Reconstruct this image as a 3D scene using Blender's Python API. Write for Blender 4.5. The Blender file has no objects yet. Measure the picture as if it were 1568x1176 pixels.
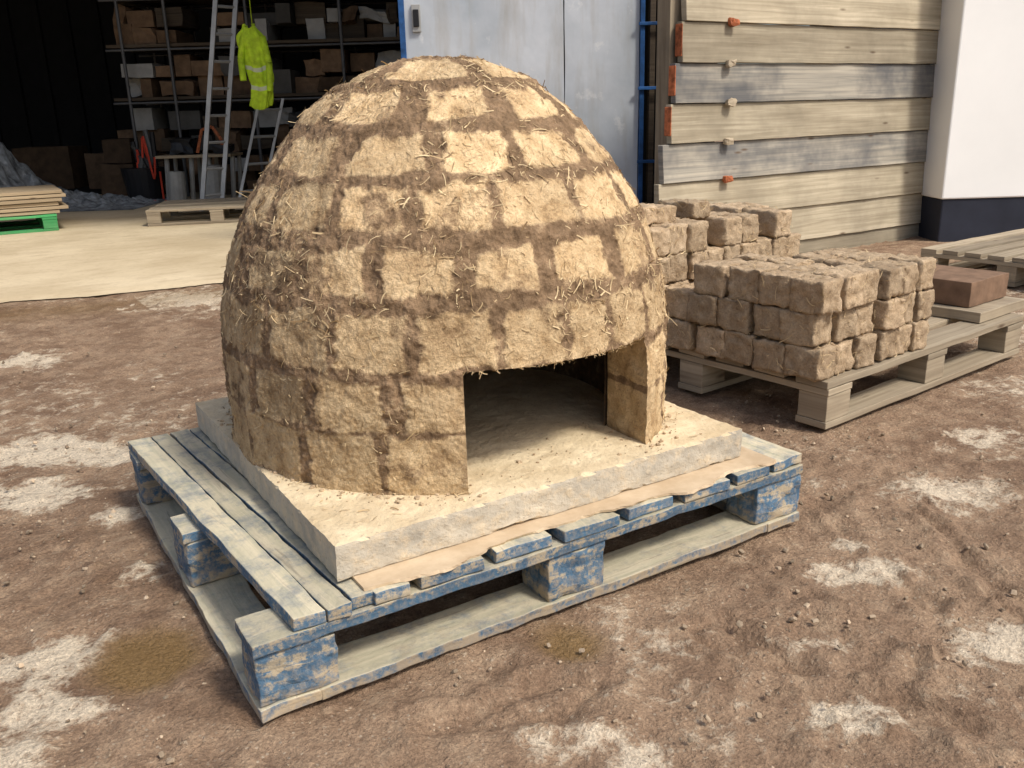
import bpy, math, random
import numpy as np
from mathutils import Matrix, Vector
rng=np.random.default_rng(7); random.seed(7)
D=bpy.data; S=bpy.context.scene
# ---------------------------------------------------------------- noise
def _h(ix,iy,iz,seed):
    n=(ix*73856093)^(iy*19349663)^(iz*83492791)^(seed*26544357)
    n=n&0xffffffff
    n=(((n>>13)^n)*1274126177)&0xffffffff
    n=(n>>16)^n
    return (n&0xffff)/65535.0*2-1
def vn(P,scale,seed=0):
    Q=np.asarray(P,float)*scale; i=np.floor(Q).astype(np.int64); f=Q-i; f=f*f*(3-2*f)
    x,y,z=i[...,0],i[...,1],i[...,2]; fx,fy,fz=f[...,0],f[...,1],f[...,2]
    def L(a,b,t): return a+(b-a)*t
    return L(L(L(_h(x,y,z,seed),_h(x+1,y,z,seed),fx),L(_h(x,y+1,z,seed),_h(x+1,y+1,z,seed),fx),fy),
             L(L(_h(x,y,z+1,seed),_h(x+1,y,z+1,seed),fx),L(_h(x,y+1,z+1,seed),_h(x+1,y+1,z+1,seed),fx),fy),fz)
def fbm(P,scale,seed=0,o=4,g=.5):
    a=1;s=0;t=0
    for k in range(o):
        s=s+a*vn(P,scale*2**k,seed+k*17); t+=a; a*=g
    return s/t
def sst(a,b,x):
    t=np.clip((x-a)/(b-a),0,1); return t*t*(3-2*t)
# ---------------------------------------------------------------- mesh builder
class MB:
    def __init__(s): s.V=[];s.F=[];s.UV=[];s.T=[];s.M=[];s.n=0;s.A={}
    def add(s,V,F,uv=None,tint=.5,mat=0):
        V=np.asarray(V,float);F=np.asarray(F,int)
        s.V.append(V);s.F.append(F+s.n);s.n+=len(V)
        if uv is None: uv=V[F][:,:,:2]
        s.UV.append(uv.reshape(-1,2)); s.T.append(np.broadcast_to(np.asarray(tint,float),(len(V),)).copy()); s.M.append(np.full(len(F),mat))
    def build(s,name,mats,parent=None,bevel=0,smooth=False,attrs=None):
        V=np.concatenate(s.V);F=np.concatenate(s.F)
        me=D.meshes.new(name); me.from_pydata(V.tolist(),[],F.tolist())
        uvl=me.uv_layers.new(name="UVMap"); uvl.data.foreach_set("uv",np.concatenate(s.UV).ravel())
        a=me.attributes.new("tint",'FLOAT','POINT'); a.data.foreach_set("value",np.concatenate(s.T))
        for k,v in (attrs or {}).items():
            a=me.attributes.new(k,'FLOAT','POINT'); a.data.foreach_set("value",np.asarray(v,float).ravel())
        me.polygons.foreach_set("material_index",np.concatenate(s.M))
        if smooth: me.polygons.foreach_set("use_smooth",np.ones(len(F),bool))
        for m in mats: me.materials.append(m)
        ob=D.objects.new(name,me); S.collection.objects.link(ob)
        if parent: ob.parent=parent
        if bevel:
            b=ob.modifiers.new("bevel",'BEVEL'); b.width=bevel; b.segments=2; b.limit_method='ANGLE'
        me.update(); return ob
def TR(x=0,y=0,z=0,rz=0,rx=0,ry=0):
    return np.array(Matrix.Translation((x,y,z))@Matrix.Rotation(rz,4,'Z')@Matrix.Rotation(ry,4,'Y')@Matrix.Rotation(rx,4,'X'))
def app(T,V): return V@T[:3,:3].T+T[:3,3]
def gbox(mb,lo,hi,n=(1,1,1),T=None,axis=0,mat=0,tint=None,amp=0,freq=20,rnd=0,shear=None):
    lo=np.array(lo,float);hi=np.array(hi,float); keys=[];F=[];base=0
    for a in range(3):
        b,c=(a+1)%3,(a+2)%3
        for sd in (0,1):
            I,J=np.meshgrid(np.arange(n[b]+1),np.arange(n[c]+1),indexing='ij')
            K=np.zeros((I.size,3),int);K[:,a]=sd*n[a];K[:,b]=I.ravel();K[:,c]=J.ravel()
            w=n[c]+1; i,j=np.meshgrid(np.arange(n[b]),np.arange(n[c]),indexing='ij'); i=i.ravel();j=j.ravel()
            q=np.stack([i*w+j,(i+1)*w+j,(i+1)*w+j+1,i*w+j+1],1)
            if sd==0:q=q[:,::-1]
            F.append((q+base,a)); keys.append(K); base+=len(K)
    K=np.concatenate(keys); U,inv=np.unique(K,axis=0,return_inverse=True); inv=inv.ravel()
    P0=lo+(hi-lo)*U/np.array(n)
    off=np.array([random.random()*7,random.random()*7])
    uvs=[];Fs=[]
    for q,a in F:
        q=inv[q]; Fs.append(q)
        pl=[k for k in range(3) if k!=a]
        if axis in pl: u=axis; v=[k for k in pl if k!=axis][0]; uv=P0[q][:,:,[u,v]]+off
        else: uv=P0[q][:,:,pl]*np.array([.15,1])+off
        uvs.append(uv)
    Fs=np.concatenate(Fs);uvs=np.concatenate(uvs)
    P=P0.copy()
    if rnd:
        inn=np.clip(P,lo+rnd,hi-rnd); d=P-inn
        l=np.linalg.norm(d,axis=1,keepdims=True); P=np.where(l>1e-9,inn+d/np.maximum(l,1e-9)*rnd,P)
    if shear is not None: P=P+shear(P)
    if T is not None: P=app(T,P)
    if amp:
        so=random.random()*50
        P=P+amp*np.stack([fbm(P+so,freq,k*7+1,3) for k in range(3)],1)
    mb.add(P,Fs,uvs,random.random() if tint is None else tint,mat)
def cyl(mb,p0,p1,r0,r1=None,n=12,mat=0,tint=.5):
    r1=r0 if r1 is None else r1
    p0=np.array(p0,float);p1=np.array(p1,float);d=p1-p0;L=np.linalg.norm(d);d/=L
    a=np.cross(d,[0,0,1.0]); 
    if np.linalg.norm(a)<1e-3:a=np.array([1.0,0,0])
    a/=np.linalg.norm(a);b=np.cross(d,a)
    t=np.arange(n)*2*math.pi/n; ring=np.outer(np.cos(t),a)+np.outer(np.sin(t),b)
    V=np.concatenate([p0+ring*r0,p1+ring*r1])
    F=[(i,i+n,(i+1)%n+n,(i+1)%n) for i in range(n)]
    for k in range(1,n//2): F.append((k,k+1,n-1-k,n-k) if k+1<=n-1-k else (k,k+1,n-k,n-k))
    F=[f for f in F if len(set(f))==4]; 
    mb.add(V,np.array(F),None,tint,mat)
    C0=np.array([f for f in F[n:]]) if len(F)>n else None
    if C0 is not None: mb.add(V,(C0+n)[:,::-1],None,tint,mat)
def tube(mb,pts,r,n=8,mat=0,tint=.5):
    for a,b in zip(pts[:-1],pts[1:]): cyl(mb,a,b,r,r,n,mat,tint)
def empty(name,loc=(0,0,0)):
    e=D.objects.new(name,None); e.location=loc; S.collection.objects.link(e); e.empty_display_size=.1
    return e
# ---------------------------------------------------------------- materials
class NT:
    def __init__(s,name):
        s.m=D.materials.new(name); s.m.use_nodes=True; s.t=s.m.node_tree; s.b=s.t.nodes["Principled BSDF"]; s.b.inputs["Specular IOR Level"].default_value=.25
        s.geo=s.t.nodes.new("ShaderNodeNewGeometry"); s.uvn=s.t.nodes.new("ShaderNodeUVMap")
        s.pos=s.geo.outputs["Position"]; s.uv=s.uvn.outputs[0]
    def n(s,k): return s.t.nodes.new(k)
    def l(s,a,b): s.t.links.new(a,b)
    def put(s,sock,v):
        if isinstance(v,(int,float)): sock.default_value=v
        elif isinstance(v,tuple): sock.default_value=(*v,1) if len(v)==3 and sock.type=='RGBA' else v
        else: s.l(v,sock)
    def scale(s,vec,sc):
        m=s.n("ShaderNodeMapping"); s.l(vec,m.inputs[0]); m.inputs["Scale"].default_value=sc; return m.outputs[0]
    def noise(s,vec,sc,det=5,ro=.55,dist=0):
        x=s.n("ShaderNodeTexNoise"); s.l(vec,x.inputs["Vector"]); x.inputs["Scale"].default_value=sc; x.inputs["Detail"].default_value=det; x.inputs["Roughness"].default_value=ro; x.inputs["Distortion"].default_value=dist
        return x.outputs["Fac"]
    def vor(s,vec,sc):
        x=s.n("ShaderNodeTexVoronoi"); s.l(vec,x.inputs["Vector"]); x.inputs["Scale"].default_value=sc; return x.outputs["Distance"]
    def mr(s,v,a,b,c=0,d=1):
        x=s.n("ShaderNodeMapRange"); s.put(x.inputs[0],v); x.inputs[1].default_value=a;x.inputs[2].default_value=b;x.inputs[3].default_value=c;x.inputs[4].default_value=d; return x.outputs[0]
    def math(s,op,a,b=0,clamp=False):
        x=s.n("ShaderNodeMath"); x.operation=op; x.use_clamp=clamp; s.put(x.inputs[0],a); s.put(x.inputs[1],b); return x.outputs[0]
    def mix(s,f,a,b):
        x=s.n("ShaderNodeMix"); x.data_type='RGBA'; s.put(x.inputs[0],f); s.put(x.inputs[6],a); s.put(x.inputs[7],b); return x.outputs[2]
    def mul(s,col,f):
        x=s.n("ShaderNodeVectorMath"); x.operation='SCALE'; s.put(x.inputs[0],col); s.put(x.inputs["Scale"],f); return x.outputs[0]
    def attr(s,name):
        x=s.n("ShaderNodeAttribute"); x.attribute_name=name; return x.outputs["Fac"]
    def sep(s,v,k):
        x=s.n("ShaderNodeSeparateXYZ"); s.l(v,x.inputs[0]); return x.outputs[k]
    def nz(s): return s.sep(s.geo.outputs["Normal"],2)
    def bump(s,h,st,dist,prev=None):
        x=s.n("ShaderNodeBump"); x.inputs["Strength"].default_value=st; x.inputs["Distance"].default_value=dist; s.l(h,x.inputs["Height"])
        if prev is not None: s.l(prev,x.inputs["Normal"])
        return x.outputs[0]
    def done(s,col,rough=.9,nrm=None,metal=0):
        s.put(s.b.inputs["Base Color"],col); s.put(s.b.inputs["Roughness"],rough); s.put(s.b.inputs["Metallic"],metal)
        if nrm is not None: s.l(nrm,s.b.inputs["Normal"])
        return s.m
def wood(name,c1,c2,stain=(.12,.10,.08),st=.3,vary=.35,rough=.8,stlo=.5,sthi=.75,stsc=3):
    t=NT(name); g=t.noise(t.scale(t.uv,(1.5,55,1)),1,5,.6,.6); g2=t.noise(t.scale(t.uv,(.8,7,1)),1.6,3)
    kn=t.vor(t.scale(t.uv,(1.3,5,1)),2.0); c=t.mix(t.mr(g,.3,.7),c1,c2)
    c=t.mix(t.mr(g2,.45,.7,0,.35),c,(c1[0]*.6,c1[1]*.55,c1[2]*.5))
    c=t.mix(t.mr(t.noise(t.pos,stsc,5,.65),stlo,sthi,0,st),c,stain)
    c=t.mix(t.mr(kn,.03,.1,.8,0),c,(.10,.06,.035))
    c=t.mul(c,t.mr(t.attr("tint"),0,1,1-vary,1+vary*.4))
    return t.done(c,rough,t.bump(g,.5,.002,t.bump(g2,.3,.003)))
def mud(name,brick=True,L1=(.55,.37,.19),L2=(.86,.65,.385),L3=(.44,.285,.145)):
    t=NT(name); n1=t.noise(t.pos,26,7,.7); n2=t.noise(t.pos,170,4,.7); n3=t.noise(t.pos,8,4,.6); v=t.noise(t.pos,60,3,.6,3)
    light=t.mix(t.mr(n1,.36,.64),L1,L2); light=t.mix(t.mr(n3,.46,.7,0,.5),light,L3)
    dark=t.mix(t.mr(n1,.35,.65),(.17,.108,.06),(.38,.255,.15))
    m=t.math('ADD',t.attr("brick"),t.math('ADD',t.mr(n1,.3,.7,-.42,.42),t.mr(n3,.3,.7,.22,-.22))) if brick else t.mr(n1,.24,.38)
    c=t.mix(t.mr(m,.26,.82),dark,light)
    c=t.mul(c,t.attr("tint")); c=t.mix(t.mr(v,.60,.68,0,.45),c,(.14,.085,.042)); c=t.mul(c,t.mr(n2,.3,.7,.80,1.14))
    return t.done(c,.95,t.bump(n2,.7,.005,t.bump(n1,.65,.014)))
M_dome=mud("mud_brick_and_mortar"); M_brick=mud("dry_mud_brick",False,(.48,.345,.21),(.74,.57,.38),(.40,.28,.17))
t=NT("straw"); M_straw=t.done(t.mix(t.attr("tint"),(.28,.18,.085),(.76,.59,.34)),.6)
# ground
t=NT("muddy_ground")
n1=t.noise(t.pos,5,8,.68); n2=t.noise(t.pos,45,6,.72); n0=t.noise(t.pos,1.1,4,.6); n3=t.noise(t.pos,160,3,.6); n4=t.noise(t.pos,16,6,.7)
c=t.mix(t.mr(n1,.38,.62),(.225,.14,.087),(.40,.275,.178)); c=t.mix(t.mr(n0,.45,.62,0,.45),c,(.43,.30,.195)); c=t.mix(t.mr(n2,.5,.70,0,.55),c,(.165,.102,.064)); c=t.mix(t.mr(n4,.52,.64,0,.40),c,(.53,.395,.265)); c=t.mix(t.mr(n4,.46,.36,0,.45),c,(.175,.105,.067))
pale=t.math('ADD',t.attr("pale"),t.math('ADD',t.mr(n2,.25,.75,-.5,.5),t.mr(n4,.3,.7,-.35,.35))); pale=t.mr(pale,.40,.90)
c=t.mix(t.math('MULTIPLY',pale,.9),c,(.80,.68,.51))
sp=t.mr(t.vor(t.pos,75),.14,.22,1,0); sp=t.math('MULTIPLY',sp,t.mr(n1,.44,.56)); c=t.mix(t.math('MULTIPLY',sp,.6),c,(.58,.48,.36))
wet=t.attr("wet"); c=t.mix(t.math('MULTIPLY',wet,.85),c,(.25,.155,.06)); c=t.mul(c,t.mr(n3,.3,.7,.75,1.2))
M_ground=t.done(c,t.mr(wet,0,1,.93,.22),t.bump(n3,.6,.005,t.bump(n2,.9,.018,t.bump(n4,.6,.03))))
t=NT("concrete_yard"); n1=t.noise(t.pos,1.3,6,.6); n2=t.noise(t.pos,25,5,.6); n4=t.noise(t.scale(t.pos,(1,3,1)),2.5,6,.7)
c=t.mix(t.mr(n1,.35,.65),(.52,.42,.27),(.68,.57,.39)); c=t.mix(t.mr(n2,.5,.8,0,.4),c,(.36,.28,.18)); c=t.mix(t.mr(n4,.52,.66,0,.45),c,(.40,.30,.19)); M_conc=t.done(c,.9,t.bump(n2,.3,.004))
t=NT("slab_stone"); n1=t.noise(t.pos,9,6,.65); n2=t.noise(t.pos,110,4,.7); vv=t.vor(t.pos,70); n3=t.noise(t.pos,30,5,.7)
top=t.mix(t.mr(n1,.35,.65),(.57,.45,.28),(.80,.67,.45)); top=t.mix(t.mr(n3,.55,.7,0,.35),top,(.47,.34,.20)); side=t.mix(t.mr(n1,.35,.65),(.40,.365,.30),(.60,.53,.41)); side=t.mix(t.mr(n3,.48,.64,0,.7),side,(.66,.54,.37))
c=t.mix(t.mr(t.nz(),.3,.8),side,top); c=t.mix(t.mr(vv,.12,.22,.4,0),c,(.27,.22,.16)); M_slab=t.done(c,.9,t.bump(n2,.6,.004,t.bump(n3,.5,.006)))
t=NT("fibre_sheet"); n1=t.noise(t.pos,14,6,.65); c=t.mix(t.mr(n1,.35,.7),(.48,.36,.23),(.64,.51,.35)); M_sheet=t.done(c,.9,t.bump(n1,.3,.003))
t=NT("worn_blue_paint"); g=t.noise(t.scale(t.uv,(3,45,1)),1,5,.65,.5); g2=t.noise(t.pos,16,6,.72); g3=t.noise(t.pos,90,4,.7); g4=t.noise(t.pos,35,5,.7)
wd=t.mix(t.mr(g,.3,.7),(.30,.25,.18),(.52,.44,.31)); pt=t.mix(t.mr(g2,.3,.7),(.022,.085,.17),(.07,.19,.31))
wear=t.math('ADD',t.mr(g,.3,.7,-.14,.14),t.math('ADD',g2,t.mr(g3,.3,.7,-.08,.08))); c=t.mix(t.mr(wear,.50,.61),pt,wd); c=t.mix(t.mr(g3,.42,.7,.08,.5),c,(.44,.36,.25))
low=t.math('ADD',t.mr(t.sep(t.pos,2),0,.09,.75,.0),t.mr(g4,.3,.7,-.45,.45)); c=t.mix(t.mr(low,.35,.75,0,.8),c,(.44,.345,.225))
dust=t.mix(t.mr(g,.3,.7),(.40,.38,.27),(.66,.58,.42)); topf=t.math('MULTIPLY',t.mr(t.nz(),.5,.9),t.mr(g2,.36,.54,.45,1)); c=t.mix(topf,c,dust)
c=t.mix(t.mr(g,.60,.68,0,.5),c,(.12,.12,.10))
c=t.mul(c,t.mr(t.attr("tint"),0,1,.8,1.1)); M_blue=t.done(c,.85,t.bump(g,.6,.003,t.bump(g3,.5,.004)))
M_pal=wood("weathered_pallet_wood",(.28,.225,.155),(.50,.42,.30),st=.4)
M_tim=wood("timber_boards",(.34,.29,.20),(.60,.525,.385),st=.55,vary=.45,stain=(.20,.17,.12),stsc=2,stlo=.42,sthi=.68)
M_timg=wood("grey_timber_boards",(.22,.215,.19),(.50,.45,.36),stain=(.085,.09,.10),st=.8,vary=.25,stlo=.46,sthi=.64,stsc=1.4)
M_green=wood("green_paint_wood",(.05,.30,.10),(.10,.45,.16),st=.3,stain=(.3,.25,.17))
M_dw=wood("dark_shelf_wood",(.05,.037,.024),(.10,.075,.05))
M_ply=wood("pale_board",(.36,.27,.17),(.5,.4,.26),st=.1,vary=.2)
def plain(name,c,r=.6,metal=0,var=.25,sc=6,vt=(.7,1.15)):
    t=NT(name); n=t.noise(t.pos,sc,5,.6); cc=t.mul(t.mix(0.0,c,c),t.mr(n,.3,.7,1-var,1+var*.4)); cc=t.mul(cc,t.mr(t.attr("tint"),0,1,*vt))
    return t.done(cc,r,t.bump(n,.1,.004),metal)
M_dark=plain("interior_shade",(.014,.014,.014),.8); M_card=plain("cardboard",(.20,.125,.072),.9,0,.4,10,(.35,1.3)); M_black=plain("black_plastic",(.02,.02,.022),.4)  # M_dark: near-black shed interior, its shade put into the colour
M_red=plain("red_cable",(.6,.06,.03),.5); M_org=plain("orange_paint",(.50,.15,.06),.6,0,.7,30); M_steel=plain("galvanised_steel",(.13,.13,.13),.5,.4); M_alu=plain("aluminium",(.42,.42,.40),.45,.3)
M_bluep=plain("blue_frame_paint",(.03,.11,.30),.5,0,.5,20); M_white=plain("white_cladding",(.88,.88,.85),.45,0,.05,1.5); M_band=plain("dark_blue_band",(.035,.04,.06),.6)
M_hiv=plain("hi_vis_fabric",(.50,.72,.03),.7,0,.4,14); M_silver=plain("reflective_tape",(.55,.6,.4),.4); M_wht=plain("white_plastic",(.36,.35,.32),.5); M_plas=plain("polythene",(.28,.30,.31),.25,0,.7,9)
M_terra=plain("terracotta_slab",(.28,.175,.112),.9,0,.3,20); M_grey=plain("grey_block",(.09,.085,.075),.9)
t=NT("door_sheet_metal"); n1=t.noise(t.pos,1.5,5,.6); n2=t.noise(t.scale(t.pos,(1,1,.15)),7,5,.65); n3=t.noise(t.pos,5,5,.7)
c=t.mix(t.mr(n1,.3,.7),(.38,.43,.47),(.64,.67,.70)); c=t.mix(t.mr(n2,.48,.72,0,.55),c,(.38,.35,.29)); c=t.mix(t.mr(n3,.60,.68,0,.5),c,(.80,.80,.78)); M_door=t.done(c,t.mr(n1,.3,.7,.3,.6),t.bump(n1,.25,.03),.15)
# ---------------------------------------------------------------- camera
p=[-0.26445,-1.18071,0.88493,0.29816,1.01423,-0.02913,1.35076]
C=np.array(p[0:3]); pitch,yaw,roll,f=p[3],p[4],p[5],p[6]*1000
fw=np.array([math.cos(yaw)*math.cos(pitch),math.sin(yaw)*math.cos(pitch),-math.sin(pitch)])
r_=np.array([math.sin(yaw),-math.cos(yaw),0.0]); u_=np.cross(r_,fw)
rr_=r_*math.cos(roll)+u_*math.sin(roll); uu_=-r_*math.sin(roll)+u_*math.cos(roll)
cam=D.cameras.new("camera"); co=D.objects.new("camera",cam); S.collection.objects.link(co)
m=Matrix([[rr_[i],uu_[i],-fw[i],C[i]] for i in range(3)]+[[0,0,0,1]]); co.matrix_world=m
cam.sensor_width=36; cam.lens=f/1568*36; cam.clip_end=1000; cam.clip_start=.02; S.camera=co
# shed frame: local x = along the shed front, local y = into the shed
SH=TR(C[0],C[1],0,yaw-math.pi/2)
def sh(x,y,z): return app(SH,np.array([[x,y,z]],float))[0]
# ---------------------------------------------------------------- light
w=D.worlds.new("World"); S.world=w; w.use_nodes=True; nt=w.node_tree
sky=nt.nodes.new("ShaderNodeTexSky"); sky.sky_type='NISHITA'; sky.sun_disc=False
sd=np.array([.34,-.94]); sd/=np.linalg.norm(sd); el=math.radians(52)
sky.sun_elevation=el; sky.sun_rotation=math.atan2(sd[0],sd[1]); sky.air_density=1.0; sky.dust_density=4.0
nt.links.new(sky.outputs[0],nt.nodes["Background"].inputs[0]); nt.nodes["Background"].inputs[1].default_value=.15
sl=D.lights.new("sun",'SUN'); sl.energy=3.0; sl.angle=math.radians(9); sl.color=(1,.95,.87)
so=D.objects.new("sun",sl); S.collection.objects.link(so)
dv=Vector((sd[0]*math.cos(el),sd[1]*math.cos(el),math.sin(el))); so.rotation_euler=dv.to_track_quat('Z','Y').to_euler()
S.view_settings.view_transform='Standard'; S.view_settings.look='None'
# ---------------------------------------------------------------- ground
def edge_y(x): return 4.15-.186*(x+.117)
xs=np.concatenate([-np.geomspace(160,2.0,26),np.arange(-1.8,1.9,.011),np.arange(1.9,5.2,.025),np.geomspace(5.3,160,24)])
ys=np.concatenate([-np.geomspace(160,1.2,24),np.arange(-1.1,1.6,.011),np.arange(1.6,4.6,.025),np.geomspace(4.7,160,24)])
X,Y=np.meshgrid(xs,ys,indexing='ij'); P=np.stack([X,Y,0*X],-1)
Z=.012*fbm(P,2.2,3,4)+.012*fbm(P,14,9,4,.65)-.011
cl=fbm(P,28,91,3,.6); Z=Z+.010*sst(.25,.6,cl)*sst(-.1,.3,fbm(P,2.5,93,3))
def seg(px,py,qx,qy):
    dx,dy=qx-px,qy-py; t=np.clip(((X-px)*dx+(Y-py)*dy)/(dx*dx+dy*dy),0,1); return np.hypot(X-px-t*dx,Y-py-t*dy)
wv=.05*vn(P,5,8)+.02*vn(P,17,6)
for a in ((1.02,-.05,.97,-.45),(.97,-.45,.98,-.75),(1.32,.04,1.15,-.35),(1.5,-.1,1.25,-.5),(.2,-.14,.6,-.22),(.75,-.2,.9,-.6)):
    d=seg(*a)+wv; Z+= -.014*np.exp(-(d/.016)**2)+.010*np.exp(-((d-.045)/.02)**2)*(.5+vn(P,30,2))
far=sst(3,12,np.hypot(X-1,Y-1)); Z=Z*(1-far)-.012*far
Z=np.where(Y>edge_y(X)-.05,np.minimum(Z,-.012),Z)
n5=fbm(P,5,31,6,.68); n6=fbm(P,1.5,35,4)
pale=.36*sst(.05,.5,n6+.5*n5)
for a,b,rx,ry,st in [(-.08,1.55,.24,.12,1.05),(-.19,1.23,.16,.10,1),(-.04,.97,.08,.06,.95),(-.26,.41,.13,.06,.95),(-.25,.23,.10,.05,.9),(-.08,2.78,.16,.12,.9),(-.34,.16,.08,.05,.9),(1.15,-.21,.11,.05,1),(1.24,-.12,.06,.04,.85),(1.64,-.06,.17,.08,.8),(2.03,.05,.14,.08,.8),
    (.66,-.18,.045,.03,.95),(.40,-.29,.11,.045,.9),(.45,-.36,.07,.045,.85),(.76,-.48,.06,.03,.85),(1.13,-.52,.10,.05,1),(.75,3.63,.35,.22,1),(2.6,.15,.25,.15,.7),(-.6,3.6,.5,.3,.5),(3.5,1.8,.9,.7,.85),(.0,-.3,.05,.03,.6),(-.05,.62,.07,.05,.8),(3.3,.6,.5,.3,.6),(1.45,.12,.08,.04,.6),(.9,-.33,.08,.03,.6)]:
    ca,sa_=.85,-.53; u=(X-a)*ca+(Y-b)*sa_; v=-(X-a)*sa_+(Y-b)*ca
    d=np.hypot(u/(rx*1.15),v/(ry*1.5)); pale=np.maximum(pale,st*(1-sst(.25,1.25,d+1.0*n5)))
pale=pale*(1-np.exp(-((X-1.05)**2+(Y+.35)**2)/.01))
wet=np.zeros_like(X)
for a,b,r0 in [(-.10,.30,.12),(.53,-.085,.09)]: wet=np.maximum(wet,1-sst(.5,1.1,np.hypot((X-a),(Y-b))/r0+.5*n5))
pud=wet.copy()
band=np.exp(-((Y-edge_y(X)+.30)/.22)**2)*sst(-.3,.2,n5+.3); wet=np.maximum(wet,.45*band); pale=pale*(1-.8*(band>.3)*(X<.5))*(1-.8*pud)
Z=Z*(1-.75*pud)-.012*pud
P[...,2]=Z; nx,ny=X.shape; i,j=np.meshgrid(np.arange(nx-1),np.arange(ny-1),indexing='ij');i=i.ravel();j=j.ravel()
F=np.stack([i*ny+j,(i+1)*ny+j,(i+1)*ny+j+1,i*ny+j+1],1)
mb=MB(); mb.add(P.reshape(-1,3),F); mb.build("ground",[M_ground],smooth=True,attrs={"pale":pale,"wet":wet})
xs=np.linspace(-14,3.6,500); tt=np.concatenate([np.linspace(0,.3,8),np.geomspace(.35,24,30)])
X,T_=np.meshgrid(xs,tt,indexing='ij'); e=edge_y(X); Pn=np.stack([X,e,0*X],-1); Y=e+T_+.14*fbm(Pn,1.6,5,6,.6)*np.exp(-T_*2)
P=np.stack([X,Y,.010*sst(0,.12,T_)-.006+0*X],-1); nx,ny=X.shape
i,j=np.meshgrid(np.arange(nx-1),np.arange(ny-1),indexing='ij');i=i.ravel();j=j.ravel()
mb=MB(); mb.add(P.reshape(-1,3),np.stack([i*ny+j,(i+1)*ny+j,(i+1)*ny+j+1,i*ny+j+1],1)); mb.build("concrete_floor",[M_conc],smooth=True)
mb=MB()
for k in range(3200):
    if k<2400: x=random.uniform(-.6,1.9); y=random.uniform(-.8,1.8)
    else: x=random.uniform(-1.4,4.6); y=random.uniform(-.5,3.4)
    s=.0014+.0055*random.random()**5
    if random.random()<.008: s*=1.9
    if -.02<x<1.23 and -.02<y<1.02: continue
    if math.hypot(x+.1,y-.3)<.12: continue
    gbox(mb,(-s,-s*random.uniform(.6,1),-s*.6),(s,s,s*.6),(2,2,2),TR(x,y,s*.1-.007,random.random()*6,random.random(),random.random()),rnd=s*.5,amp=s*.4,freq=.7/s,tint=random.choice([.55,.7,.85,1,1.3]))
t=NT("gravel"); c=t.mix(t.noise(t.pos,40,3),(.32,.23,.15),(.48,.39,.28)); M_grav=t.done(t.mul(c,t.attr("tint")),.95)
mb.build("gravel",[M_grav])
# ---------------------------------------------------------------- straw
def straw(mb,P,Nn,l0,l1,w0=.0005,w1=.0014,out=.3):
    n=len(P); a=rng.normal(size=(n,3)); a-=Nn*(a*Nn).sum(1,keepdims=True); a/=np.linalg.norm(a,axis=1,keepdims=True)
    o=np.abs(rng.normal(size=(n,1)))*out; d=a+Nn*o; d/=np.linalg.norm(d,axis=1,keepdims=True)
    L=(l0+(l1-l0)*rng.random((n,1))**2.2); wv=np.cross(d,Nn+.4*rng.normal(size=(n,3))); wv/=np.linalg.norm(wv,axis=1,keepdims=True)
    W=(w0+(w1-w0)*rng.random((n,1))**2); bend=rng.normal(size=(n,3))*.30; VV=[]
    for k in range(5):
        s=k/4-.4; c=P+Nn*.0012+d*L*s+bend*L*(s*s); VV+= [c-wv*W,c+wv*W]
    V=np.stack(VV,1).reshape(-1,3)
    b=np.arange(n)[:,None]*10
    F=np.concatenate([b+np.array([[2*k,2*k+1,2*k+3,2*k+2]]) for k in range(4)])
    mb.add(V,F,None,np.repeat(np.clip(rng.normal(.55,.33,n),0,1),10))
# ---------------------------------------------------------------- clay oven
cx,cy=.650,.557
prof=np.array([(.488,.224),(.487,.27),(.488,.35),(.487,.43),(.482,.5),(.471,.56),(.458,.605),(.434,.67),(.399,.736),(.354,.8),(.308,.856),(.260,.905),(.190,.955),(.140,.977),(.08,.992),(.0,1.000)])
s0=np.concatenate([[0],np.cumsum(np.hypot(np.diff(prof[:,0]),np.diff(prof[:,1])))]); sd_=np.linspace(0,s0[-1],1200)
rd=np.interp(sd_,s0,prof[:,0]); zd_=np.interp(sd_,s0,prof[:,1]); kk=np.hanning(121);kk/=kk.sum()
rd=np.convolve(np.pad(rd,60,mode='reflect',reflect_type='odd'),kk,'valid'); zd_=np.convolve(np.concatenate([zd_[0]-(zd_[60:0:-1]-zd_[0]),zd_,zd_[-2:-62:-1]]),kk,'valid'); rd=np.maximum(rd,0); rd[-1]=0
def sz(z): return np.interp(z,zd_,sd_)
t0=math.asin(.2085/.489); zdoor=.455
def fill(row,step,w):
    row=sorted(row); a=row[-1][1]+ (step-w)
    while a+w<row[0][0]+360-1: row.append((a,a+w)); a+=step
    return row
d0=math.degrees(t0)
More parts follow.
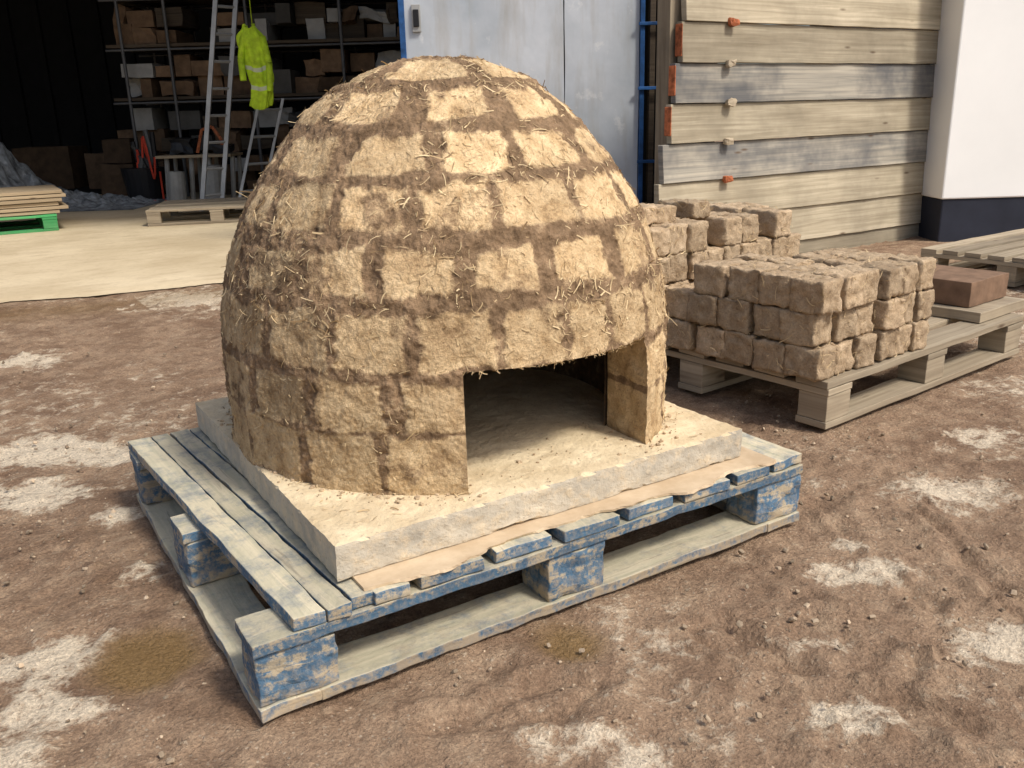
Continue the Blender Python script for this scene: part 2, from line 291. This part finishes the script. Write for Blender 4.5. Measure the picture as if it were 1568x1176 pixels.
rows=[(.224,.336,fill([(-101,-84),(-82,-64),(-61,-44.5),(-41.6,-d0-.0),(d0,38.5),(41.5,58)],19.4,16.5),.84),
(.347,.436,fill([(-97,-80.5),(-77,-60.8),(-57.8,-42),(-38,-d0),(d0,40),(43,60)],19.4,16.5),.83),
(.459,.556,fill([(-89,-73.5),(-70.7,-54.5),(-52,-36.8),(-33.7,-18),(-16.2,-2.4),(-.6,9.5),(12,25),(27,41)],17.5,15),.82),
(.586,.662,fill([(-80,-65),(-60.7,-45.7),(-41.4,-26),(-20.8,-6),(-2,14.5),(19,35.4),(40,56)],19.5,15.5),.94),
(.690,.766,fill([(-98,-81),(-76.8,-57.8),(-54,-37.3),(-33.2,-16.2),(-12.7,7.2),(11,30.6),(34,53)],22,18),1.02),
(.786,.852,fill([(-88.7,-62),(-54.6,-32.6),(-26.7,-6.2),(-2,20.4),(26,47)],27,22),1.04),
(.873,.933,fill([(-104,-80),(-72,-44),(-32,-7),(2.6,28),(38,64)],36,27),1.0),
(.950,.990,[(-130,-75),(-58,-10),(5,50),(70,120),(140,200)],.85)]
thA=np.linspace(-t0,t0,150)[:-1]; thB=np.linspace(t0,2*math.pi-t0,900); th=np.concatenate([thA,thB])
nA=149
sdoor=sz(zdoor); ss=np.concatenate([np.linspace(0,sdoor,85)[:-1],np.linspace(sdoor,s0[-1]-.001,240)]); kdoor=84
TH,SS=np.meshgrid(th,ss,indexing='ij'); R=np.interp(SS,sd_,rd); Zz=np.interp(SS,sd_,zd_)
dr=np.gradient(rd,sd_);dz=np.gradient(zd_,sd_); NR=np.interp(SS,sd_,dz);NZ=-np.interp(SS,sd_,dr); nl=np.hypot(NR,NZ);NR/=nl;NZ/=nl
dirx=np.sin(TH);diry=-np.cos(TH); B=np.stack([cx+R*dirx,cy+R*diry,Zz],-1); Nn=np.stack([NR*dirx,NR*diry,NZ],-1)
w1=fbm(B,18,11,4); w2=fbm(B,18,12,4); w3=fbm(B,60,13,4,.65); w4=fbm(B,9,14,3); w5=fbm(B,11,19,4,.6)
thd=(np.degrees(TH)+180)%360-180; mask=np.zeros_like(R); tint=np.full_like(R,.95); chord=np.zeros_like(R)
for ri,(z0,z1,row,tone) in enumerate(rows):
    sa,sb=sz(z0),sz(z1)
    if ri<3: sa-=.003; sb+=.003
    ds=np.minimum(SS-sa,sb-SS)+.014*w2+.008*w3
    for (a,b) in row:
        c=(a+b)/2;h=(b-a)/2; dd=(thd-c+180)%360-180
        sk=random.uniform(-.08,.08)
        dx=(math.radians(1)*(h+.4-np.abs(dd)))*np.maximum(R,.02)+.016*w1+.008*w3
        if abs(a-d0)<.01 : dx=np.where((dd<0)&(dd>-h-3),.02,dx)
        if abs(b+d0)<.01: dx=np.where((dd>0)&(dd<h+3),.02,dx)
        dsk=ds+sk*math.radians(1)*np.clip(dd,-h,h)*R
        d=np.where((dx>0)&(dsk>0),dx*dsk/np.sqrt(dx*dx+dsk*dsk+1e-9)*1.2,np.minimum(dx,dsk)); mk=sst(-.007,.013,d)
        tn=tone*random.uniform(.86,1.10)*(.86 if c<-62 or c>150 else 1)  # darker tint on left and rear bricks: shade put into their colour
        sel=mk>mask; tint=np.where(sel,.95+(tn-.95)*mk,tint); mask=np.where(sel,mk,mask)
        cc=np.radians(np.clip(np.abs(dd),0,h)); hh=math.radians(h)
        chord=np.where(sel,R*(math.cos(hh)/np.cos(cc)-1)*mk*.8+.001*mk,chord)
mcol=mask*(1-.55*sst(.12,.5,w5+.25*w3))
tint=tint*(1+.16*w4)
disp=.003*mask+chord+.0045*w2+.006*w3*(1.3-mask)+.002*fbm(B,230,15,2)+.006*(1-mcol)*np.maximum(w1+.3,0)
disp*=sst(0,.03,R+.01)
O=B+Nn*disp[...,None]; nx,ny=O.shape[:2]
oven=empty("clay_oven")
i,j=np.meshgrid(np.arange(nx-1),np.arange(ny-1),indexing='ij'); keep=~((i<nA)&(j<kdoor)); i=i[keep];j=j[keep]
mb=MB(); mb.add(O.reshape(-1,3),np.stack([i*ny+j,(i+1)*ny+j,(i+1)*ny+j+1,i*ny+j+1],1),None,tint.ravel())
mb.build("outer_dome",[M_dome],oven,smooth=True,attrs={"brick":mcol})
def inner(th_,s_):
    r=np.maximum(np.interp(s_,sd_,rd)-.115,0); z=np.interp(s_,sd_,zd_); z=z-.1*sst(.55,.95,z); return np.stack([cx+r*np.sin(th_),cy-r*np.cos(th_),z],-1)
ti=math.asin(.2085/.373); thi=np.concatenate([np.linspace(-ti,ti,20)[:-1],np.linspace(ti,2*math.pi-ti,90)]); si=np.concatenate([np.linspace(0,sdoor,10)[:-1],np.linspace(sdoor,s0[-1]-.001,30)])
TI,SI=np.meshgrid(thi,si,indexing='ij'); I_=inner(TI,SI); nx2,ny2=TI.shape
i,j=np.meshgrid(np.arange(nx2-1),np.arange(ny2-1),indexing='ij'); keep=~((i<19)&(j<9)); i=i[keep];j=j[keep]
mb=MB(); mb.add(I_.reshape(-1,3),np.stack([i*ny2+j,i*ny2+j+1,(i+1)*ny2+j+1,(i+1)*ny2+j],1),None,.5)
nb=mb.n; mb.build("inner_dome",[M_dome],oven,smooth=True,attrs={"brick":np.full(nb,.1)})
mb=MB(); br=[]
def strip(A,Bv,n,seed,zline):
    t=np.linspace(0,1,n)[:,None,None]; G=A[None]*(1-t)+Bv[None]*t; bulge=np.sin(np.pi*t)**.5
    G=G+bulge*np.stack([.008*fbm(G,30,seed+k,4) for k in range(3)],-1); a,b=G.shape[:2]
    i,j=np.meshgrid(np.arange(a-1),np.arange(b-1),indexing='ij');i=i.ravel();j=j.ravel()
    mb.add(G.reshape(-1,3),np.stack([i*b+j,(i+1)*b+j,(i+1)*b+j+1,i*b+j+1],1),None,.76)
    z=G[...,2]+.004*fbm(G,40,3,3); m=np.ones_like(z)
    if zline: m=1-(1-sst(.004,.010,np.abs(z-.343)))
    br.append(m.ravel())
for idx,sx in ((nA,1),(0,-1)):
    A=O[idx,:kdoor+1]; Bv=A.copy(); Bv[:,0]=A[:,0]+sx*.006; Bv[:,1]=cy-np.sqrt(.373**2-.2085**2); strip(A,Bv,24,5,True)
A=O[:nA+1,kdoor]; Bv=A.copy(); Bv[:,1]=cy-np.sqrt(np.maximum(.373**2-(A[:,0]-cx)**2,0)); Bv[:,2]-=.008; strip(A,Bv,16,8,False)
mb.build("doorway_reveal",[M_dome],oven,smooth=True,attrs={"brick":np.concatenate(br)})
mb=MB(); NS=22000; sel=rng.integers(0,nx*ny,NS); Of=O.reshape(-1,3)[sel];Nf=Nn.reshape(-1,3)[sel]; cl=sst(-.2,.35,fbm(Of,9,77,3))
wgt=(R.ravel()[sel]/.49)*np.where((sel//ny<nA)&(sel%ny<kdoor),0,1)*(.15+.85*cl)*np.where(Of[:,2]<.45,.4,1)*(1-.3*mask.ravel()[sel]); ok=rng.random(NS)<wgt
Of=Of[ok];Nf=Nf[ok]; n4=min(4600,len(Of)-300); straw(mb,Of[:n4],Nf[:n4],.005,.034,out=.12); straw(mb,Of[n4:n4+260],Nf[n4:n4+260],.02,.065,w1=.0015,out=.7)
A=O[:nA+1,kdoor]; k=rng.integers(0,nA,90); straw(mb,A[k],np.tile([0,-.5,-.85],(90,1)),.006,.025,out=.8)
# loose straw and crumbs on the slab
n=260; a=rng.random(n)*2*math.pi; r=.49+.12*rng.random(n)**2; q=np.stack([cx+r*np.sin(a),cy-r*np.cos(a),np.full(n,.2285)],1); ok=(q[:,0]>.18)&(q[:,0]<1.07)&(q[:,1]>.075)&(q[:,1]<.96); q=q[ok]
straw(mb,q,np.tile([0,0,1.0],(len(q),1)),.006,.03,out=.05)
mb.build("straw",[M_straw],oven)
mb=MB()
for _ in range(700):
    a=random.random()*2*math.pi; r=.487+.05*random.random()**2.2; x=cx+r*math.sin(a); y=cy-r*math.cos(a)
    if abs(x-cx)<.2 and y<cy: 
        if random.random()<.5: y-=random.random()*.05
        else: y+=random.random()*.2
    if x<.17 or x>1.075 or y<.07 or y>.97: continue
    s=.0012+.004*random.random()**4; gbox(mb,(-s,-s,-s*.6),(s,s,s*.7),(2,2,2),TR(x,y,.2285,random.random()*6),rnd=s*.5,amp=s*.5,freq=.7/s,tint=random.uniform(.7,1.05))
mb.build("mud_crumbs",[M_brick],oven)
# ---------------------------------------------------------------- slab + sheet
def chips(P):
    e=np.minimum(np.abs(P[:,2]-.227),np.abs(P[:,2]-.165))<.004; fr=(P[:,1]<.062)|(P[:,0]<.165)
    o=np.zeros_like(P); nn=np.maximum(vn(P,28,5)+.3*vn(P,80,6)-.2,0)*.018*(e&fr); o[:,1]=nn*(P[:,1]<.062); o[:,0]=nn*(P[:,0]<.165); return o
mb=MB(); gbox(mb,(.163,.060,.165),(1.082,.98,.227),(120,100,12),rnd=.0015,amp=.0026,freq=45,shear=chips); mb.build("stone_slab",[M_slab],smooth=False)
mb=MB()
def wav(P): 
    o=np.zeros_like(P); fr=(P[:,1]<.1); o[:,1]=np.where(fr,.03*vn(P,9,2)+.016*fbm(P,30,3,3),0); return o
gbox(mb,(.19,.012,.1585),(1.13,.97,.1635),(140,30,1),shear=wav); mb.build("fibre_sheet",[M_sheet])
# ---------------------------------------------------------------- blue pallet
mb=MB(); W,Lp=1.212,1.0
def bd(lo,hi,ax,**k):
    n=[3,3,2]; n[ax]=40
    gbox(mb,lo,hi,n,axis=ax,amp=.004,freq=22,**k)
for y in (0,.45,.90): bd((.10,y,0),(W-.1,y+.10,.02),0)
for x in (0,W-.1): bd((x,0,0),(x+.1,Lp,.021),1)
for x in (0,.535,W-.135):
    for y in (0,.44,.90 ):
        gbox(mb,(x+.004,y+.004,.021),(x+.14-.004,y+(.10 if y!=.44 else .14),.112),(10,10,8),amp=.009,freq=28,rnd=.005)
for y in (0,.45,.90): bd((0,y,.113),(W,y+.10,.134),0)
def skew(dx): 
    return lambda P: np.stack([dx*(1-P[:,1]),0*P[:,0],0*P[:,0]],1)
for (a,b,y0) in ((.0,.052,.0),(.0545,.094,-.004),(.099,.142,.008),(.1445,.186,.004)): bd((a,y0,.136),(b,Lp,.158),1,shear=skew(.066))
for a,b in ((.20,.262),(.282,.405),(.43,.55),(.572,.70),(.725,.84),(.865,.985),(1.01,1.105),(1.125,W)): bd((a,random.uniform(-.004,.006),.136),(b,Lp,.158),1)
mb.build("blue_pallet",[M_blue],bevel=.002)
# ---------------------------------------------------------------- natural pallets
def pallet(mb,T,W=1.2,L=1.0,nd=6,mat=0,z=0):
    for y in (0,L/2-.05,L-.1): gbox(mb,(0,y,z),(W,y+.1,z+.02),(10,1,1),T,0,mat,amp=.003,freq=10)
    for x in (0,W/2-.06,W-.12):
        for y in (0,L/2-.05,L-.1): gbox(mb,(x+.003,y+.003,z+.021),(x+.117,y+.097,z+.098),(2,2,2),T,0,mat,amp=.003,freq=15)
        gbox(mb,(x,0,z+.099),(x+.12,L,z+.118),(1,10,1),T,1,mat,amp=.002,freq=10)
    bw=L/nd*.74
    for k in range(nd):
        y=k*(L-bw)/(nd-1); gbox(mb,(random.uniform(-.006,.006),y,z+.120),(W,y+bw,z+.141),(12,1,1),T,0,mat,amp=.004,freq=8)
A2=math.radians(5.5); T2=TR(1.715,.335,0.005,A2)
mb=MB(); pallet(mb,T2,1.2,1.0,7); mb.build("wooden_pallet",[M_pal],bevel=.002)
mb=MB(); stp=[];stn=[]
def brick(x,y,z,sx,sy,szz,T=T2):
    ang=random.uniform(-.06,.06); TT=T@TR(x+random.uniform(-.009,.009),y+random.uniform(-.009,.009),z,ang,random.uniform(-.02,.02),random.uniform(-.02,.02))
    g=.002; gbox(mb,(g,g,.001),(sx-g,sy-g,szz-.001+random.uniform(-.005,.003)),(12,12,11),TT,rnd=.003,amp=.009,freq=50,tint=random.uniform(.64,.94))
    for _ in range(24):
        q=np.array([random.uniform(0,sx),random.uniform(0,sy),random.uniform(0,szz)]); fa=random.choice([0,1,2])
        nn=np.zeros(3)
        if fa==0:q[0]=0;nn[0]=-1
        elif fa==1:q[1]=0;nn[1]=-1
        else:q[2]=szz;nn[2]=1
        stp.append(app(TT,q[None])[0]);stn.append(TT[:3,:3]@nn)
h=.094; bx=.09; by=.115
for lev in range(3):
    for k in range(5):
        for m_ in range(3):
            if lev==2 and k==4: continue
            brick(m_*bx-.03,.01+k*by+(.02 if lev==1 else 0),.142+lev*h,bx,by,h)
for lev in range(4):
    for k in range(2):
        for m_ in range(9):
            if lev==3 and (m_ in (3,6) or (k==0 and m_==8)): continue
            brick(m_*bx-.06,.62+k*.17,.142+lev*h,bx,.165,h)
for m_ in (0,1,3): brick(m_*bx-.05,.70+random.uniform(-.02,.02),.142+4*h,bx,.165,h*.6)
for lev in range(3):
    for k in range(4):
        for m_ in range(3):
            if lev==2 and k==3: continue
            brick(.275+m_*.088,.0+k*by+.005,.142+lev*h,.088,by,h)
e=empty("mud_brick_stack"); mb.build("bricks",[M_brick],e,smooth=True)
mb=MB(); straw(mb,np.array(stp),np.array(stn),.006,.04,out=.25); mb.build("straw",[M_straw],e)
mb=MB(); gbox(mb,(.99,.10,.182),(1.27,.66,.272),(14,20,6),T2,rnd=.003,amp=.002,freq=40); mb.build("terracotta_slab",[M_terra],bevel=.002)
mb=MB(); gbox(mb,(.95,.04,.144),(1.30,.72,.180),(4,8,1),T2,1,amp=.003); mb.build("timber_offcut",[M_pal],bevel=.002)
mb=MB(); T3=TR(4.10,.72,0,math.radians(3)); pallet(mb,T3,1.2,.9,8); mb.build("wooden_pallet",[M_pal])
# ---------------------------------------------------------------- timber wall
tw=empty("timber_board_wall"); mb=MB()
for k in range(-1,9):
    z0=.085+k*.2055; x0=2.99+max(0,(k-1))*.033+random.uniform(-.01,.01); mt=1 if k in (2,4) else 0
    gbox(mb,(x0,2.50,z0),(5.47,2.54,z0+.202),(40,1,4),None,0,mt,tint=[.2,.8,.75,.9,.5,.65,.35,.9,.6,.5][k+1],amp=.0035,freq=6,shear=lambda P:np.stack([0*P[:,0],-.016*(1-(P[:,2]-z0)/.2),0*P[:,0]],1))
    if k in (3,4,5): gbox(mb,(x0-.007,2.488,z0+random.uniform(.02,.06)),(x0-.001,2.54,z0+.19),(1,1,4),None,2,2)
mb.build("boards",[M_tim,M_timg,M_org],tw,bevel=.003)
mb=MB()
for k in range(1,8):
    z0=.085+k*.2055; x=3.47+random.uniform(-.01,.01)
    gbox(mb,(x-.03,2.455,z0-.022),(x+.03,2.487,z0+.018),(4,2,3),None,0,0 if k in (2,6) else 1,rnd=.01,amp=.012,freq=40)
for x in (3.1,4.3,5.3): gbox(mb,(x,2.56,-.1),(x+.1,2.66,2.0),(1,1,1),None,2,2)
mb.build("brackets_and_posts",[M_org,M_pal,M_pal],tw)
# ---------------------------------------------------------------- white cabin
cb=empty("portable_cabin"); TC=TR(5.19,2.25,0,yaw-math.pi/2)
mb=MB(); gbox(mb,(0,0,.27),(4.5,2.4,2.9),(1,1,1),TC,mat=0,tint=.8); gbox(mb,(.01,.012,-.02),(4.49,2.39,.268),(1,1,1),TC,mat=1)
gbox(mb,(-.02,-.03,2.9),(4.52,2.43,2.98),(1,1,1),TC,mat=0)
mb.build("body",[M_white,M_band],cb,bevel=.01)
# ---------------------------------------------------------------- shed
shed=empty("storage_shed"); mb=MB()
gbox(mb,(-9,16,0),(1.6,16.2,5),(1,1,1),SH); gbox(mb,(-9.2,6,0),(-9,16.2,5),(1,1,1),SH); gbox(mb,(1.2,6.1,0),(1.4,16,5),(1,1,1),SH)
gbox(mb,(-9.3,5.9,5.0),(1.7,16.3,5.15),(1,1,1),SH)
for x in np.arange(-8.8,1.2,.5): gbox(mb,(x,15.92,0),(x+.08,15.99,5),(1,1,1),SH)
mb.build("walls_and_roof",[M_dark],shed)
mb=MB(); gbox(mb,(-9.2,12.0,-.1),(1.1,15.9,.02),(1,1,1),SH); mb.build("back_floor_shade",[M_dark],shed)  # dark sheet on the floor, standing in for shade deep inside
door=empty("metal_door"); mb=MB()
gbox(mb,(-.60,5.9,.05),(.385,5.93,3.0),(12,1,24),SH,mat=0,amp=.008,freq=2); gbox(mb,(.392,5.9,.05),(.86,5.93,3.0),(8,1,24),SH,mat=0,amp=.008,freq=2)
mb.build("panels",[M_door],door)
mb=MB()
gbox(mb,(-.635,5.885,.0),(-.60,5.94,3.05),(1,1,1),SH,mat=0); gbox(mb,(.862,5.875,0),(.89,5.95,3.05),(1,1,1),SH,mat=0); gbox(mb,(.925,5.9,0),(.96,5.98,3.05),(1,1,1),SH,mat=1)
gbox(mb,(-.6,5.885,3.0),(.9,5.94,3.05),(1,1,1),SH)
for z in (.55,1.0,1.38): gbox(mb,(.85,5.86,z),(1.04,5.874,z+.02),(1,1,1),SH)
mb.build("frame_and_hinges",[M_bluep,M_dw],door,bevel=.003)
mb=MB(); gbox(mb,(-.555,5.882,1.38),(-.50,5.898,1.54),(1,1,1),SH,mat=0); gbox(mb,(-.545,5.872,1.41),(-.51,5.881,1.51),(1,1,1),SH,mat=1); mb.build("handle",[M_alu,M_black],door,bevel=.003)
# ---------------------------------------------------------------- items in shed
mb=MB(); TG=TR(-.66,7.62,0.005,math.radians(-1)); pallet(mb,TG,1.2,1.0,7,0)
mb.build("green_pallet",[M_green],bevel=.002)
mb=MB()
for k in range(6): gbox(mb,(0+random.uniform(-.05,.02),random.uniform(-.02,.02),.148+k*.034),(1.25+random.uniform(-.05,.08),.9,.148+k*.034+.027),(1,1,1),TG,0)
mb.build("board_pile",[M_ply],bevel=.002)
mb=MB(); TL=TR(1.22,7.28,0.006,math.radians(-21)); pallet(mb,TL,1.2,1.0,7); mb.build("wooden_pallet",[M_pal],bevel=.002)
n=90; u,v=np.meshgrid(np.linspace(0,1,n),np.linspace(0,1,n),indexing='ij'); P=np.stack([-6.6+u*2.6,9.6+v*1.6,0*u],-1)
hgt=.72*np.exp(-((u-.18)/.30)**2)*np.sin(np.pi*v)**.6+.12*np.sin(np.pi*v)*(1-u); hgt=hgt*(.75+.7*fbm(P,3,5,4))+.16*np.abs(fbm(P,7,9,4))*np.sin(np.pi*v)*np.sin(np.pi*u)**.3
P[...,2]=np.maximum(hgt,.006); i,j=np.meshgrid(np.arange(n-1),np.arange(n-1),indexing='ij');i=i.ravel();j=j.ravel()
mb=MB(); mb.add(app(SH,P.reshape(-1,3)),np.stack([i*n+j,(i+1)*n+j,(i+1)*n+j+1,i*n+j+1],1)); mb.build("polythene_sheeting",[M_plas],smooth=False)
shv=empty("storage_shelving"); mb=MB()
for x in (-4.5,-3.95,-3.0,-1.9,-.7): 
    for y in (11.2,12.2): cyl(mb,sh(x,y,0),sh(x,y,3.6),.02)
for z in (1.15,1.75,2.3,2.9):
    for y in (11.2,12.2): cyl(mb,sh(-4.7,y,z-.03),sh(-.5,y,z-.03),.014)
mb.build("scaffold_poles",[M_steel],shv)
mb=MB()
for z in (1.15,1.75,2.3,2.9):
    for q in range(4): gbox(mb,(-4.7,11.22+q*.25,z),(-.5,11.22+q*.25+.22,z+.035),(1,1,1),SH)
mb.build("shelf_boards",[M_dw],shv)
mb=MB()
for z in (.0,.28,.55,.8,1.19,1.42,1.79,1.98,2.34,2.94):
    x=-4.6
    while x<-.8:
        wv=random.uniform(.12,.40); hh=random.uniform(.12,.27)
        if random.random()<.9: gbox(mb,(x,11.25+random.uniform(0,.3),z),(x+wv,11.9,z+hh),(4,4,4),SH,mat=random.choice([0,0,0,0,0,0,1,1,2,3]),amp=random.choice([.01,.02,.08]),freq=5)
        x+=wv+random.uniform(.0,.05)
mb.build("boxes",[M_card,M_grey,M_dw,M_wht],shv)
mb=MB()
for (x,y,z,a,b,c) in [(-5.3,12.5,0,.55,.5,.45),(-5.25,12.5,.46,.45,.5,.35),(-4.75,12.3,0,.4,.4,.5),(-5.9,12.8,0,.5,.5,.5),(-4.65,12.3,.51,.3,.4,.3),(-2.6,10.9,0,.5,.4,.42),(-2.1,10.8,0,.4,.4,.35),(-7.0,13,0,.8,.6,.6),(-5.0,12.2,0,.3,.3,.25),(-4.2,11.9,0,.4,.3,.6),(-3.6,11.6,0,.4,.3,.35),(-5.2,11.6,0,.45,.4,.40),(-5.1,11.6,.41,.35,.35,.3),(-4.75,11.3,0,.28,.3,.22)]:
    gbox(mb,(x,y,z),(x+a,y+b,z+c),(3,3,3),SH,amp=.02,freq=6)
mb.build("cardboard_box_pile",[M_card])
def ladder(name,b,t,wx,wy,n,r=.03,mat=M_alu):
    mb=MB(); b=np.array(b,float);t=np.array(t,float);o=np.array([wx,wy,0])
    for q in (-.5,.5): 
        A=sh(*(b+o*q)); Bq=sh(*(t+o*q)); cyl(mb,A,Bq,r,None,4)
    for k in range(n):
        s=(k+.6)/n; c=b+(t-b)*s; cyl(mb,sh(*(c-o*.5)),sh(*(c+o*.5)),.016,None,6)
    mb.build(name,[mat])
ladder("ladder",(-3.06,9.3,0),(-2.58,9.9,3.4),.16,.15,13)
ladder("step_ladder",(-2.75,9.6,0),(-2.5,10.0,1.1),.2,.2,4,.02)
# hi-vis jacket hanging
mb=MB(); na,nz_=60,40
a=np.linspace(0,2*math.pi,na,endpoint=False); zs=np.linspace(0,1,nz_); A_,Z_=np.meshgrid(a,zs,indexing='ij')
wd=.088+.030*Z_-.075*sst(.84,1,Z_); wd=wd+.016*np.sin(A_*5+Z_*6)+.010*np.sin(A_*9-Z_*11)
xx=-2.36+wd*np.cos(A_)*1.05+.03*np.sin(Z_*5); yy=9.0+.5*wd*np.sin(A_); z_=1.0+.74*Z_+.02*np.cos(A_*2)
P=np.stack([xx,yy,z_],-1).reshape(-1,3); i,j=np.meshgrid(np.arange(na),np.arange(nz_-1),indexing='ij');i=i.ravel();j=j.ravel();k2=(i+1)%na
F=np.stack([i*nz_+j,k2*nz_+j,k2*nz_+j+1,i*nz_+j+1],1); mb.add(app(SH,P),F)
band=((j>8)&(j<11))|((j>17)&(j<20)); mb.M[-1]=np.where(band,1,0)
tube(mb,[sh(-2.45,8.98,1.64),sh(-2.49,8.96,1.45),sh(-2.485,8.95,1.25)],.032); tube(mb,[sh(-2.27,8.98,1.64),sh(-2.225,8.95,1.4),sh(-2.24,8.95,1.15)],.032)
tube(mb,[sh(-2.36,9.0,1.74),sh(-2.36,9.02,3.5)],.004); mb.build("hi_vis_jacket",[M_hiv,M_silver],smooth=True)
tb=empty("tool_bucket"); mb=MB(); b=(-4.35,10.9)
cyl(mb,sh(*b,0),sh(*b,.38),.20,.25,20,0); 
for q in range(9): 
    x=b[0]+random.uniform(-.18,.18); cyl(mb,sh(x,b[1],.3),sh(x+random.uniform(-.15,.15),b[1],.5+random.random()*.35),random.uniform(.015,.04),.03,8,q%4)
pts=[sh(b[0]+.1+.02*k,b[1]-.2,.5+.25*math.sin(k*.9)) for k in range(8)]; tube(mb,pts,.012,6,2)
pts=[sh(b[0]-.15+.09*k,b[1]-.35-.05*math.sin(k),.012+.0*k) for k in range(9)]; tube(mb,pts,.011,6,2)
pts=[sh(b[0]+.28,b[1]-.2,.02+.08*k) for k in range(5)]; tube(mb,pts,.012,6,2)
mb.build("bucket_and_tools",[M_black,M_steel,M_red,M_grey],tb)
wb=empty("work_stool"); mb=MB()
gbox(mb,(-3.95,10.3,.5),(-3.1,10.8,.53),(1,1,1),SH,mat=0)
for x in (-3.9,-3.62,-3.42,-3.15): cyl(mb,sh(x,10.4,0),sh(x+.04,10.4,.5),.028,None,8,1); cyl(mb,sh(x,10.7,0),sh(x+.03,10.7,.5),.025,None,8,1)
cyl(mb,sh(-3.3,10.15,0),sh(-3.28,10.15,.42),.13,.10,14,1)
cyl(mb,sh(-3.72,10.2,0),sh(-3.70,10.2,.36),.10,.09,14,1)
gbox(mb,(-3.8,10.4,.54),(-3.55,10.65,.70),(4,4,4),SH,mat=2,amp=.06,freq=9); gbox(mb,(-3.3,10.4,.54),(-3.15,10.6,.62),(4,4,4),SH,mat=2,amp=.05,freq=9); tube(mb,[sh(-3.5,10.4,.55),sh(-3.42,10.4,.80),sh(-3.3,10.4,.83),sh(-3.22,10.4,.7),sh(-3.2,10.4,.55)],.018,6,3)
mb.build("top_legs_tools",[M_ply,M_wht,M_black,M_org],wb)
